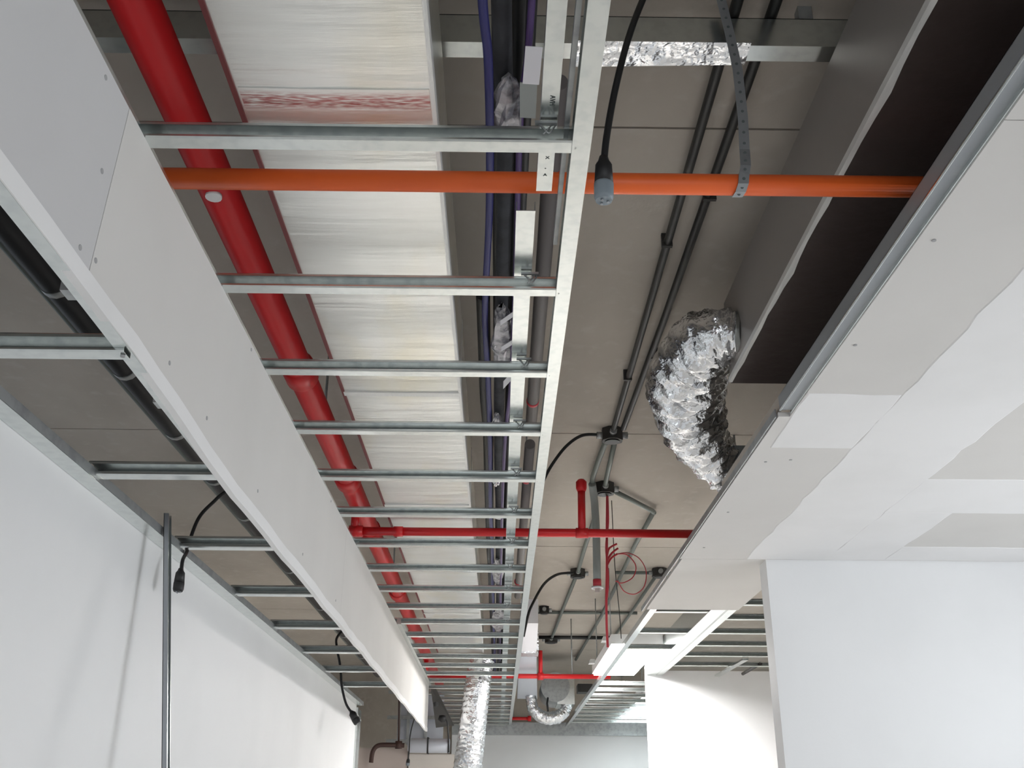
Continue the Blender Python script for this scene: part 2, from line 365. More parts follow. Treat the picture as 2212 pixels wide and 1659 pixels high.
b.build('rail', 'galv', fc)
MB().box(.1085, .1125, -1.0, 12.36, .9962, .9976).build('rail_lip', 'galv', fc)
c1 = MB(); c1.box(.057, .085, -.8, 1.535, 1.042, 1.0435); c1.box(.057, .0585, -.8, 1.535, 1.0435, 1.062); c1.box(.0835, .085, -.8, 1.535, 1.0435, 1.062)
cc1 = c1.build('carrier_channel', 'galv', fc)
c2 = MB(); y0, y1 = 1.60, 12.2
def hx(xa0, xa1, xb0, xb1, ya, yb, z0, z1):
    return [(xa0,ya,z0),(xa1,ya,z0),(xb1,yb,z0),(xb0,yb,z0),(xa0,ya,z1),(xa1,ya,z1),(xb1,yb,z1),(xb0,yb,z1)]
c2.hexa(hx(.022, .058, .012, .048, y0, y1, 1.042, 1.0435)); c2.hexa(hx(.022, .0235, .012, .0135, y0, y1, 1.0435, 1.062)); c2.hexa(hx(.0565, .058, .0465, .048, y0, y1, 1.0435, 1.062))
c2.build('carrier_channel', 'galv', fc)
MB().box(.096, .104, .2, 1.70, 1.030, 1.045).build('edge_strip', 'galvdk', fc)
def text(body, size, loc, rotz, parent, mt='ink'):
    cu = bpy.data.curves.new('print_mark', 'FONT'); cu.body = body; cu.size = size; cu.extrude = .0002; cu.align_x = 'CENTER'; cu.align_y = 'CENTER'
    o = bpy.data.objects.new('print_mark', cu); C.objects.link(o)
    me = bpy.data.meshes.new_from_object(o.evaluated_get(bpy.context.evaluated_depsgraph_get())); bpy.data.objects.remove(o)
    me.materials.append(M[mt]); q = bpy.data.objects.new('print_mark', me); C.objects.link(q); q.parent = parent
    q.rotation_euler = (math.pi, 0, rotz); q.location = Vector((loc[0], loc[1], loc[2]+ZC)) - origin(parent); return q
text('A', .010, (.071, 1.485, 1.0416), 0, cc1); text('X', .010, (.073, 1.435, 1.0416), 0, cc1); text('-', .010, (.071, 1.465, 1.0416), .3, cc1)
text('AVM', .012, (.074, 1.285, 1.0416), math.pi/2, cc1)

# left bay frame
fl = thing('joist_grid', (-.73, 3.5, .655), 'low galvanised frame between the white partition and the fascia', 'ceiling frame')
jl = local(cprof(.285), 'joist', 'galv')
for k in range(-1, 8):
    y = 1.412 + .612*k
    j = inst('joist', jl, fl, (-.868, y, .657)); inst('screw', scrw, j, (-.588, y+.012, .656)); inst('screw', scrw, j, (-.865, y+.012, .656))
def slope_rail(x0, x1, thick, name, mt, lift=0.0):
    ys_ = [-1.6, 1.2, 2.1, 8.5]; hs = [.667, .667, .652, .652]
    b = MB()
    for i in range(3):
        ya, yb, ha, hb = ys_[i], ys_[i+1], hs[i]+lift, hs[i+1]+lift
        b.hexa([(x0,ya,ha),(x1,ya,ha),(x1,yb,hb),(x0,yb,hb),(x0,ya,ha+thick),(x1,ya,ha+thick),(x1,yb,hb+thick),(x0,yb,hb+thick)])
    return b.build(name, mt, fl)
slope_rail(-.599, -.5765, .0014, 'rail', 'galv')
b = MB(); b.box(-.894, -.852, -1.6, 6.62, .650, .6515); b.box(-.8945, -.893, -1.6, 6.62, .6515, .70); b.build('wall_track', 'galv', fl)
MB().box(-.856, -.852, -1.6, 6.62, .6515, .672).build('wall_track_lip', 'galvdk', fl)
clip = local(MB().box(-.010, .010, -.008, .008, 0, .012).box(-.004, .004, -.012, .012, .012, .02), 'clip', 'galvdk')
for k in range(16): inst('clip', clip, fl, (-.868, .95+.35*k, .6515))

# right frame beyond the plastered ceiling
fr = thing('joist_grid', (1.4, 8, 1.0), 'galvanised frame continuing beyond the plastered ceiling around the light', 'ceiling frame')
b = MB(); b.box(.772, .806, 5.18, 12.36, .9975, .9988); b.box(.772, .7735, 5.18, 12.36, .9988, 1.03); b.build('rail', 'galv', fr)
b = MB(); b.box(1.085, 1.165, 5.18, 7.78, .9970, .9985); b.box(1.085, 1.0865, 5.18, 7.78, .9985, 1.13); b.box(1.170, 1.215, 5.18, 7.78, .9940, .9955); b.box(1.165, 1.170, 5.18, 7.78, .9955, 1.0)
b.build('wide_track', 'galv', fr)
jb = local(cprof(.30), 'joist', 'galv')
for y in (5.30, 5.95, 6.55): inst('joist', jb, fr, (.79, y, 1.0))
jr = local(cprof(1.95), 'joist', 'galv')
for y in (4.72, 5.10, 5.50, 5.95, 6.40, 6.84, 7.30): inst('joist', jr, fr, (1.205, y, 1.0))
jf = local(cprof(2.35), 'joist', 'galv')
for k in range(9): inst('joist', jf, fr, (.79, 8.42+.43*k, 1.0))
b = MB(); b.hexa(hx(1.62, 1.66, 1.60, 1.64, 6.9, 7.75, .985, .997)); b.build('cross_channel', 'galv', fr)
MB().tube([(1.84, 7.3, 1.02), (1.80, 7.70, 1.0)], .012, 8).build('threaded_rod', 'dkbox', fr)

# ================================================================ ducts
dx0, dx1, dh = -.484, -.131, 1.20
du = thing('foil_duct', (-.31, 3, dh), 'long rectangular silver foil duct above the metal frame', 'duct')
jn = [-1.4, -.75, .45, 1.12, 2.86, 4.06, 5.26, 6.46, 8.10]
for a, b_ in zip(jn[:-1], jn[1:]):
    n = 14; m = 6; b = MB(); vs = []; fs = []
    rr = random.Random(a)
    for i in range(n+1):
        y = a + .003 + (b_-a-.006)*i/n; e = (1 if 0 < i < n else .2)
        for k in range(m+1):
            x = dx0 + (dx1-dx0)*k/m; h = dh - .002*math.sin(math.pi*k/m)
            vs.append((x, y, h + (rr.uniform(-.0014, .0014)*e if 0 < k < m else 0)))
    for i in range(n):
        for k in range(m): fs.append((i*(m+1)+k, (i+1)*(m+1)+k, (i+1)*(m+1)+k+1, i*(m+1)+k+1))
    b.add(vs, fs, True); b.box(dx0, dx1, a+.003, b_-.003, dh+.0022, dh+.25); b.build('duct_section', 'foil', du)
for y in jn[1:-1]:
    MB().box(dx0-.002, dx1+.003, y-.014, y+.014, dh-.0055, dh+.25).build('joint_tape', 'tape' if y != 1.12 else 'foil', du)
pb = MB(); vs = []; fs = []
for k in range(9):
    x = dx0+.006+(dx1-dx0-.012)*k/8; h = dh - .0020 - .002*math.sin(math.pi*k/8)
    vs += [(x, 1.452, h), (x, 1.520, h), (x, 1.520, h+.004), (x, 1.452, h+.004)]
for k in range(8):
    a = k*4; fs += [(a+q, a+4+q, a+4+(q+1) % 4, a+(q+1) % 4) for q in range(4)]
pb.add(vs, fs + [(0, 1, 2, 3), (35, 34, 33, 32)]).build('printed_band', 'print', du)
MB().box(dx0-.008, dx0+.001, -1.4, 8.1, dh-.004, dh+.03).build('edge_tape', 'maroon', du)
MB().box(dx1-.004, dx1+.004, -1.4, 8.1, dh-.005, dh+.025).build('edge_tape', 'tape', du)

dr = thing('black_duct', (.77, .6, 1.20), 'dark rectangular duct with a silver taped edge above the plastered ceiling', 'duct')
MB().box(.682, .868, -1.6, 2.76, 1.2000, 1.2030).build('lining', 'darkduct', dr)
MB().box(.680, .868, -1.6, 2.755, 1.2032, 1.465).build('body', 'sidefoil', dr)
n = 60; vs = []; fs = []; b = MB()
for i in range(n+1):
    y = -1.6 + 4.35*i/n; q = .0015*math.sin(i*2.3) + .001*math.sin(i*5.1) + (.004 if 1.42 < y < 1.56 else 0) + (.007 if abs(y-2.08) < .04 else 0) - .005
    vs += [(.6740, y, 1.1985), (.690+q, y, 1.1985), (.690+q, y, 1.2035), (.6740, y, 1.214)]
for i in range(n):
    a = i*4; fs += [(a+q, a+4+q, a+4+(q+1) % 4, a+(q+1) % 4) for q in range(4)]
b.add(vs, fs + [(0, 1, 2, 3), (n*4+3, n*4+2, n*4+1, n*4)]).build('foil_tape', 'tape', dr)
MB().box(.868, .872, -1.6, 2.755, 1.205, 1.465).build('side_lining', 'darkduct', dr)

# crumpled flexible duct between the black duct and the ceiling opening
rr = random.Random(3); NA = 40
def crumple(seed, amp, ridge):
    r_ = random.Random(seed); ph = [r_.uniform(0, 6.3) for _ in range(12)]
    def f(i, t, a):
        return 1 + ridge*math.sin(i*2.1 + .6*math.sin(a*2+ph[0])) + amp*(math.sin(a*3+ph[1]+i*.35)*math.sin(i*.55+ph[2]) + .6*math.sin(a*7+ph[3]+i*1.3) + .5*math.sin(a*5-i*.9+ph[4]))
    return f
fx = thing('flexible_duct', (.62, 2.9, 1.1), 'crumpled silver flexible duct bending from the black duct to the plastered ceiling', 'duct')
MB().tube([(.686, 2.64, 1.308), (.628, 2.668, 1.315), (.598, 2.79, 1.315), (.592, 2.97, 1.29), (.625, 3.12, 1.235), (.70, 3.24, 1.165), (.79, 3.31, 1.10)],
          [.062, .078, .108, .124, .112, .088, .078], NA, sub=14, rf=crumple(5, .07, .045)).build('sleeve', 'flex', fx)
MB().tube([(.700, 2.635, 1.306), (.664, 2.650, 1.311)], .060, 24).build('collar', 'galv', fx)
MB().box(.772, .96, 3.22, 3.42, 1.001, 1.17).build('diffuser_box', 'galvdk', fx)

sp = thing('spiral_duct', (-.24, 8.2, -.6), 'shiny silver flexible duct hanging down through the far ceiling frame', 'duct')
MB().tube([(-.14, 8.22, 1.16), (-.172, 8.2, .98), (-.205, 8.2, .66), (-.238, 8.2, .357), (-.27, 8.2, 0), (-.30, 8.2, -.6)], [.094, .100, .104, .108, .11, .11], 36, sub=26,
          rf=crumple(9, .018, .03)).build('sleeve', 'flex', sp)

# far white rectangular duct and the big round gear behind it
wd = thing('white_duct', (.25, 9, 1.2), 'pale wrapped rectangular duct over the far end of the frame', 'duct')
MB().hexa([(.136,6.8,1.2),(.252,6.8,1.2),(.285,8.1,1.2),(.15,8.1,1.2),(.136,6.8,1.36),(.252,6.8,1.36),(.285,8.1,1.36),(.15,8.1,1.36)]).build('duct_section', 'paper', wd)
MB().hexa([(.15,8.12,1.19),(.285,8.12,1.19),(.405,11.3,1.19),(.19,11.3,1.19),(.15,8.12,1.36),(.285,8.12,1.36),(.405,11.3,1.36),(.19,11.3,1.36)]).build('duct_section', 'pale', wd)
MB().box(.14, .30, 8.02, 8.2, 1.185, 1.365).build('joint_tape', 'flex', wd)
ff = thing('flexible_duct', (.55, 11, .95), 'short silver flexible duct sagging below the far grey fan', 'duct')
MB().tube([(.325, 11.0, 1.195), (.355, 11.0, 1.05), (.47, 11.0, .975), (.60, 11.0, .980), (.68, 11.0, 1.04), (.70, 11.0, 1.112)], [.055, .06, .065, .065, .06, .055], 24, sub=10, rf=crumple(15, .04, .05)).build('sleeve', 'flex', ff)
fn = thing('inline_fan', (.58, 11.1, 1.12), 'grey cylindrical fan unit at the far end', 'fan')
MB().tube([(.58, 10.9, 1.27), (.58, 11.5, 1.27)], .15, 28).build('drum', 'galvdk', fn)
MB().box(.60, .78, 10.92, 11.4, 1.10, 1.40).build('casing', 'galv', fn)
MB().box(.80, .95, 10.7, 10.9, 1.20, 1.28).build('terminal_box', 'dkbox', fn)
MB().tube([(.50, 10.88, 1.16), (.49, 10.86, 1.10), (.50, 10.86, 1.02)], .01, 8).build('lead', 'black', fn)

# ================================================================ pipes
rp = thing('red_main_pipe', (-.64, 4, 1.3), 'thick red sprinkler main running beside the foil duct', 'pipe')
MB().tube([(-.648, -1.6, 1.3), (-.632, 11.0, 1.3)], .0435, 28).build('pipe', 'red', rp)
for y in (2.93, 4.02, 4.86, 6.3, 7.8):
    MB().tube([(-.643, y-.05, 1.3), (-.643, y-.045, 1.3), (-.643, y+.045, 1.3), (-.643, y+.05, 1.3)], [.044, .0525, .0525, .044], 24).build('coupling', 'red', rp)
MB().tube([(-.640, 1.885, 1.2600), (-.640, 1.885, 1.2520)], .018, 14).build('plug', 'white', rp)
for y in (.6, 3.4, 6.0): MB().cyl((-.643, y, 1.34), (-.643, y, SL), .005, 8).build('hanger_rod', 'galvdk', rp)
BH = 1.155
rb = thing('red_branch_pipe', (.1, 4.32, BH), 'thin red sprinkler branch with a short upright crossing the slot', 'pipe')
MB().tube([(-.642, 4.32, BH), (1.12, 4.32, BH)], .0185, 18).build('pipe', 'red', rb)
MB().tube([(-.642, 4.32, BH), (-.642, 4.32, 1.262)], .0185, 14).build('drop', 'red', rb)
MB().tube([(.354, 4.32, BH), (.356, 4.32, 1.36)], .017, 16).build('riser', 'red', rb)
MB().tube([(.356, 4.32, 1.345), (.356, 4.32, 1.36), (.356, 4.32, 1.388), (.356, 4.32, 1.40)], [.019, .0245, .0245, .014], 18).build('cap', 'red', rb)
MB().tube([(.327, 4.32, BH), (.381, 4.32, BH)], .0225, 18).build('tee', 'red', rb)
MB().tube([(-.665, 4.32, BH), (-.605, 4.32, BH)], .025, 18).build('elbow', 'red', rb)
MB().tube([(-.47, 4.32, BH), (-.43, 4.32, BH)], .0225, 18).build('coupling', 'red', rb)
MB().cyl((1.06, 4.32, BH), (1.06, 4.32, SL), .005, 8).build('hanger_rod', 'galvdk', rb)
r2_ = thing('red_branch_pipe', (.5, 8.95, 1.13), 'red sprinkler branch crossing under the pale wrapped duct', 'pipe')
MB().tube([(-.635, 8.95, 1.13), (.95, 8.95, 1.13)], .020, 16).build('pipe', 'red', r2_)
MB().tube([(-.635, 8.95, 1.13), (-.635, 8.95, 1.262)], .020, 14).build('drop', 'red', r2_)
MB().tube([(.35, 8.95, 1.13), (.35, 8.95, 1.345)], .018, 14).build('riser', 'red', r2_)
MB().tube([(.325, 8.95, 1.13), (.375, 8.95, 1.13)], .031, 14).build('tee', 'red', r2_)
MB().cyl((.62, 8.95, 1.13), (.62, 8.95, SL), .005, 8).build('hanger_rod', 'galvdk', r2_)
r3 = thing('red_branch_pipe', (.2, 12.2, 1.04), 'short red pipe stub beside the far silver flexible duct', 'pipe')
MB().tube([(.105, 12.2, 1.068), (.335, 12.2, 1.068)], .018, 14).build('pipe', 'red', r3)
MB().tube([(.325, 12.2, 1.068), (.365, 12.2, 1.068)], .030, 14).build('coupling', 'red', r3)
MB().cyl((.16, 12.2, 1.068), (.16, 12.2, SL), .005, 8).build('hanger_rod', 'galvdk', r3)
op = thing('orange_pipe', (.1, 1.62, 1.12), 'straight orange pipe crossing under both ducts', 'pipe')
MB().tube([(-1.0, 1.622, 1.12), (1.35, 1.622, 1.12)], .0205, 24).build('pipe', 'orange', op)
# perforated strap holding the orange pipe
st = thing('perforated_strap', (.46, 1.62, 1.1), 'grey perforated hanger strap looped around the orange pipe', 'strap')
pts = [(.452, 1.630, 1.60), (.462, 1.626, 1.50), (.470, 1.622, 1.40), (.470, 1.620, 1.28), (.466, 1.618, 1.20), (.460, 1.600, 1.150), (.455, 1.5995, 1.128), (.452, 1.600, 1.108), (.449, 1.614, 1.0985), (.446, 1.632, 1.0985)]
b = MB(); vs = []; fs = []
for (x, y, h) in pts:
    vs += [(x-.010, y, h), (x+.010, y, h), (x+.010, y-.0016, h-.0008), (x-.010, y-.0016, h-.0008)]
for i in range(len(pts)-1):
    a = i*4; fs += [(a+q, a+4+q, a+4+(q+1) % 4, a+(q+1) % 4) for q in range(4)]
b.add(vs, fs + [(0, 1, 2, 3)[::-1], tuple(len(pts)*4-4+k for k in range(4))]).build('band', 'strap', st)
hm = local(MB().cyl((0, 0, 0), (0, -.0012, 0), .0032, 8), 'hole', 'ink')
for i in range(len(pts)-1):
    p, q = Vector(pts[i]), Vector(pts[i+1]); n = max(1, int((q-p).length/.022))
    for k in range(n):
        c = p + (q-p)*((k+.5)/n); inst('hole', hm, st, (c.x, c.y-.0012, c.z))

# slab conduits and boxes
def cond(name, label, path, r, mt, group=None, n=10, sub=0):
    t = thing(name, path[0], label, 'conduit', group); MB().tube(path, r, n, sub=sub).build('tube', mt, t)
    return t
HC = 1.590
t = cond('conduit', 'dark conduit along the slab nearest the metal rail', [(.488, -1.5, HC), (.488, 1.55, HC), (.493, 4.17, HC)], .0125, 'conduit')
for y in (.8, 2.6, 3.6): MB().box(.472, .504, y, y+.012, HC-.0145, SL).build('clamp', 'dkbox', t)
t = cond('conduit', 'dark conduit along the slab on the black duct side', [(.571, -1.5, HC), (.570, 1.6, HC), (.556, 3.1, HC), (.535, 4.17, HC)], .0125, 'conduit')
for y in (1.0, 2.35, 3.4): MB().box(.550, .586, y, y+.012, HC-.0145, SL).build('clamp', 'dkbox', t)
def jbox(label, x, y, s=.045, h=HC, left=.025):
    t = thing('junction_box', (x, y, h-.03), label, 'junction box')
    b = MB(); n = 8; vs = []
    for hh in (h-.028, SL):
        for k in range(n):
            a = math.pi/8 + k*math.pi/4; vs.append((x+s*1.08*math.cos(a), y+s*1.08*math.sin(a), hh))
    b.add(vs, [tuple(range(n))[::-1], tuple(range(n, 2*n))] + [(k, (k+1) % n, n+(k+1) % n, n+k) for k in range(n)]); b.build('body', 'dkbox', t)
    MB().cyl((x, y, h-.028), (x, y, h-.033), s*.75, 12).build('cover', 'black', t)
    for dx, dy in ((1, 0), (-1, 0), (0, 1), (0, -1)):
        MB().cyl((x+dx*s*.9, y+dy*s*.9, h), (x+dx*(s+(left if dx < 0 else .025)), y+dy*(s+.025), h), .016, 10).build('connector', 'galvdk', t)
    return t
jbox('dark junction box where a black cable arcs to the rail', .495, 4.26)
jbox('dark junction box on the slab above the red upright', .538, 5.06, .048, left=.003)
jbox('dark junction box behind the red branch with an arcing cable', .540, 7.04, .05)
jbox('dark junction box beyond the second cable arc', .490, 9.9, .06)
jbox('small dark junction box near the plastered ceiling edge', 1.11, 7.0, .05)
jbox('small square box on the slab by the pale duct', .36, 8.4, .04)
cond('conduit', 'grey conduit leaving the first box beside the red upright', [(.475, 4.32, HC), (.462, 4.75, HC), (.468, 5.0, HC), (.53, 5.5, HC), (.532, 6.3, HC), (.538, 6.98, HC)], .0135, 'gconduit', sub=6)
cond('conduit', 'grey conduit joining the two nearest junction boxes', [(.515, 4.32, HC), (.535, 5.0, HC)], .0125, 'gconduit')
cond('conduit', 'grey conduit angling from the second box towards the plastered ceiling', [(.58, 5.08, HC), (.70, 5.25, HC), (.845, 5.46, HC), (.86, 5.50, HC)], .0135, 'gconduit')
cond('conduit', 'long grey conduit running on from the angled conduit', [(.855, 5.48, HC), (.843, 6.2, HC), (.852, 7.4, HC), (.856, 8.6, HC), (.82, 11.2, HC)], .0135, 'gconduit')
cond('conduit', 'grey conduit linking the boxes behind the red branch', [(.536, 7.1, HC), (.508, 8.6, HC), (.49, 9.84, HC)], .0135, 'gconduit')
cond('conduit', 'cross conduit reaching the box near the ceiling edge', [(.80, 7.0, HC), (1.06, 7.0, HC)], .012, 'gconduit')
cond('conduit', 'grey conduit beside the right ceiling edge running away', [(1.10, 7.06, HC), (1.09, 8.4, HC), (1.07, 10.5, HC)], .012, 'gconduit')
cond('conduit', 'dark cross conduit far along the slab', [(.30, 9.75, HC), (1.05, 9.75, HC)], .018, 'conduit')
cond('conduit', 'far cross conduit under the slab behind the dark box', [(.30, 8.55, HC+.01), (1.15, 8.55, HC+.01)], .014, 'gconduit')
# grey drop pipe with red and white end
dp = thing('drop_pipe', (.48, 5.0, 1.04), 'thick grey drop pipe with a red collar and white ring', 'pipe')
MB().tube([(.462, 4.93, 1.575), (.470, 4.97, 1.545), (.479, 5.0, 1.48), (.482, 5.0, 1.34), (.480, 5.0, 1.10)], .0195, 16, sub=4).build('pipe', 'pvc', dp)
MB().cyl((.480, 5.0, 1.10), (.480, 5.0, 1.062), .021, 16).build('collar', 'redwire', dp)
b = MB(); ring = [(.480+.026*math.cos(a), 5.0+.026*math.sin(a), 1.058) for a in [k*math.pi/10 for k in range(21)]]
b.tube(ring, .006, 8, cap=False); b.build('ring', 'white', dp)
MB().cyl((.480, 5.0, 1.062), (.480, 5.0, 1.035), .012, 12).build('tip', 'pink', dp)
# red wire bundle with coil
rw = thing('red_wire_bundle', (.54, 5.1, .8), 'red wire bundle hanging from the box with loose coils', 'wire')
MB().tube([(.553, 5.08, 1.565), (.549, 5.1, 1.42), (.545, 5.1, 1.295), (.540, 5.1, 1.15), (.534, 5.1, 1.033), (.531, 5.1, .90), (.533, 5.1, .785)], .0062, 8, sub=6).build('strand', 'redwire', rw)
MB().tube([(.556, 5.08, 1.565), (.557, 5.105, 1.42), (.540, 5.105, 1.29), (.548, 5.105, 1.14), (.538, 5.105, 1.03)], .004, 8, sub=6).build('strand', 'redwire', rw)
for (p) in ([(.540, 5.1, 1.19), (.565, 5.12, 1.235), (.60, 5.13, 1.262)], [(.541, 5.1, 1.215), (.57, 5.12, 1.262), (.605, 5.13, 1.292)], [(.545, 5.1, 1.25), (.56, 5.12, 1.29), (.60, 5.13, 1.315)]):
    MB().tube(p, .0055, 8, sub=5).build('strand', 'redwire', rw)
MB().tube([(.60, 5.13, 1.262), (.655, 5.14, 1.27), (.715, 5.15, 1.245), (.748, 5.15, 1.18), (.735, 5.15, 1.10), (.685, 5.15, 1.06), (.63, 5.15, 1.075), (.60, 5.15, 1.13)], .0024, 6, sub=8).build('loop', 'redwire', rw)
MB().tube([(.60, 5.13, 1.262), (.65, 5.12, 1.255), (.692, 5.12, 1.20), (.675, 5.12, 1.14), (.62, 5.12, 1.11), (.585, 5.12, 1.12)], .0028, 6, sub=8).build('loop', 'redwire', rw)
tw = MB(); tw.tube([(.60, 5.3, 1.6), (.605, 5.3, 1.25), (.62, 5.3, 1.0), (.625, 5.3, .86)], .0022, 6, sub=6)
tag(tw.build('hanger_wire', 'dkbox'), 'thin dark wire hanging down behind the red coils', 'wire')

# galvanised steel channel across under the slab
gb = thing('steel_channel', (-.2, 1.68, 1.50), 'galvanised channel crossing just below the slab', 'channel')
b = MB(); b.box(-1.6, .79, 1.665, 1.712, 1.500, 1.502); b.box(-1.6, .79, 1.665, 1.667, 1.502, 1.575); b.box(-1.6, .79, 1.665, 1.712, 1.573, 1.575)
b.build('channel', 'galv', gb)
MB().hexa([(.15,1.655,1.498),(.515,1.655,1.498),(.515,1.722,1.498),(.15,1.735,1.498),(.15,1.655,1.5),(.515,1.655,1.5),(.515,1.722,1.5),(.15,1.735,1.5)]).build('foil_patch', 'flex', gb)
for x in (-1.2, -.55, .10, .63): MB().box(x, x+.03, 1.675, 1.70, 1.575, SL).build('bracket', 'galvdk', gb)

# ================================================================ cables in the middle
def cable(name, label, path, r, mt, n=10, sub=8, cat='cable'):
    o = MB().tube(path, r, n, sub=sub).build(name, mt); return tag(o, label, cat)
def wob(x0, h0, seed, y0=-1.2, y1=10.5, ax=.008, ah=.012, x1=None):
    r_ = random.Random(seed); out = []; n = 22
    for i in range(n+1):
        t = i/n; out.append((x0 + ((x1 if x1 is not None else x0)-x0)*t + r_.uniform(-ax, ax), y0+(y1-y0)*t, h0 + r_.uniform(-ah, ah)))
    return out
cable('data_cable', 'blue cable running beside the foil duct', [(-.036, -1.2, 1.24), (-.043, 1.0, 1.25), (-.031, 1.46, 1.25), (-.033, 1.9, 1.26), (-.046, 2.3, 1.27), (-.051, 2.55, 1.28), (-.046, 3.0, 1.28)] + [(-.045-.004*(k % 2), 3.6+.8*k, 1.28) for k in range(9)], .0085, 'blue')
cable('sleeved_conduit', 'thick grey sleeved conduit next to the blue cable', [(-.012, -1.2, 1.30), (-.012, 1.0, 1.30), (.000, 1.7, 1.30), (.000, 2.1, 1.31), (-.006, 2.6, 1.31), (-.012, 3.3, 1.31)] + [(-.012+.006*(k % 2), 4.0+.8*k, 1.31) for k in range(8)], .0185, 'greycl', 14)
cable('power_cable', 'thick black cable pressed against the carrier channel', wob(.030, 1.350, 2, ax=.002, x1=.018, ah=.004), .018, 'black')
cable('power_cable', 'black cable behind the blue cable', wob(-.018, 1.376, 3, ax=.003, ah=.005), .013, 'black')
cable('power_cable', 'black cable bundled above the blue cable past the plastic', wob(-.056, 1.347, 8, y0=2.5, ax=.003, ah=.005), .020, 'black')
cable('power_cable', 'thin black cable weaving above the carrier channel', wob(.046, 1.295, 4, ax=.003, x1=.034, ah=.006), .010, 'black')
cable('data_cable', 'purple cable crossing under the black cables', [(.050, -.6, 1.262), (.044, 1.2, 1.262), (.030, 1.6, 1.262), (.030, 2.2, 1.258), (.026, 2.9, 1.262), (.012, 3.4, 1.262), (.004, 4.2, 1.262), (.0, 6, 1.262), (0, 9, 1.262)], .0065, 'purple')
for lb, p in (('grey pipe between carrier channel and long rail', [(.105, 1.62, 1.36), (.108, 3.6, 1.36)]), ('grey pipe length continuing between channel and rail', [(.110, 3.75, 1.36), (.112, 6.7, 1.36)])):
    gp = thing('grey_pipe', p[0], lb, 'pipe')
    MB().tube(p, .021, 16).build('tube', 'greypipe', gp)
    for q in (.15, .85):
        y = p[0][1]*(1-q) + p[1][1]*q
        MB().cyl((.108, y, 1.378), (.108, y, SL), .004, 6).build('hanger_rod', 'galvdk', gp)
        MB().tube([(.107, y-.01, 1.36), (.107, y+.01, 1.36)], .0225, 16).build('clamp', 'redwire', gp)
def crumpled(name, label, c, s, seed, mt, cat='plastic film'):
    r_ = random.Random(seed); b = MB(); n, m = 14, 9; vs = []; fs = []
    for i in range(m+1):
        th = math.pi*i/m
        for k in range(n):
            a = 2*math.pi*k/n; q = 1 + r_.uniform(-.34, .34)
            vs.append((c[0]+s[0]*math.sin(th)*math.cos(a)*q, c[1]+s[1]*math.cos(th)*(1+r_.uniform(-.1, .1)), c[2]+s[2]*math.sin(th)*math.sin(a)*q))
    for i in range(m):
        for k in range(n): fs.append((i*n+k, i*n+(k+1) % n, (i+1)*n+(k+1) % n, (i+1)*n+k))
    return tag(b.add(vs, fs).build(name, mt), label, cat)
crumpled('plastic_wrap', 'crumpled clear plastic wrapped on cables near the white card', (.008, 1.60, 1.262), (.030, .11, .022), 1, 'film')
crumpled('plastic_wrap', 'crumpled plastic bunched on cables past the second joist', (-.002, 2.62, 1.275), (.030, .20, .022), 2, 'film')
crumpled('plastic_wrap', 'small twist of clear plastic on the cables past the third joist', (-.018, 3.30, 1.27), (.014, .10, .016), 3, 'film')
crumpled('plastic_wrap', 'shred of silver plastic on the cables before the red branch', (-.022, 3.95, 1.27), (.014, .05, .014), 4, 'flex')
crumpled('plastic_wrap', 'bright plastic shred on the cables at the red branch', (-.012, 4.45, 1.27), (.016, .06, .014), 5, 'flex')
crumpled('plastic_wrap', 'plastic rags on the cables beyond the red branch', (-.02, 5.6, 1.27), (.03, .3, .018), 6, 'film')
crumpled('plastic_wrap', 'plastic rags on the cables far beyond the red branch', (-.01, 7.0, 1.25), (.045, .4, .018), 7, 'film')
def chip(name, label, p, mt, cat):
    return tag(MB().hexa(p).build(name, mt), label, cat)
def quadplate(a, b_, c, d, th=.0012):
    return [(x, y, z) for x, y, z in (a, b_, c, d)] + [(x, y, z+th) for x, y, z in (a, b_, c, d)]
chip('white_card', 'small white card tucked between cables and carrier channel', quadplate((.034, 1.38, 1.235), (.064, 1.38, 1.233), (.061, 1.47, 1.227), (.031, 1.47, 1.229)), 'paper', 'card')
chip('metal_plate', 'grey metal plate below the white card', quadplate((.026, 1.475, 1.236), (.058, 1.475, 1.234), (.058, 1.57, 1.230), (.028, 1.57, 1.232)), 'pvc', 'plate')
tb = [((-.008, 2.46, 1.248), (.030, 2.40, 1.248)), ((-.005, 2.63, 1.25), (.029, 2.58, 1.25)), ((.002, 2.88, 1.25), (.030, 2.80, 1.25))]
for (a, c), w, lb in zip(tb, (.022, .022, .05), ('first pale tape strip binding the plastic bunch', 'second pale tape strip binding the plastic bunch', 'wide pale tape strip at the end of the plastic bunch')):
    chip('tape_strip', lb, quadplate(a, c, (c[0], c[1]+w, c[2]-.004), (a[0], a[1]+w, a[2]-.004)), 'paper', 'tape')

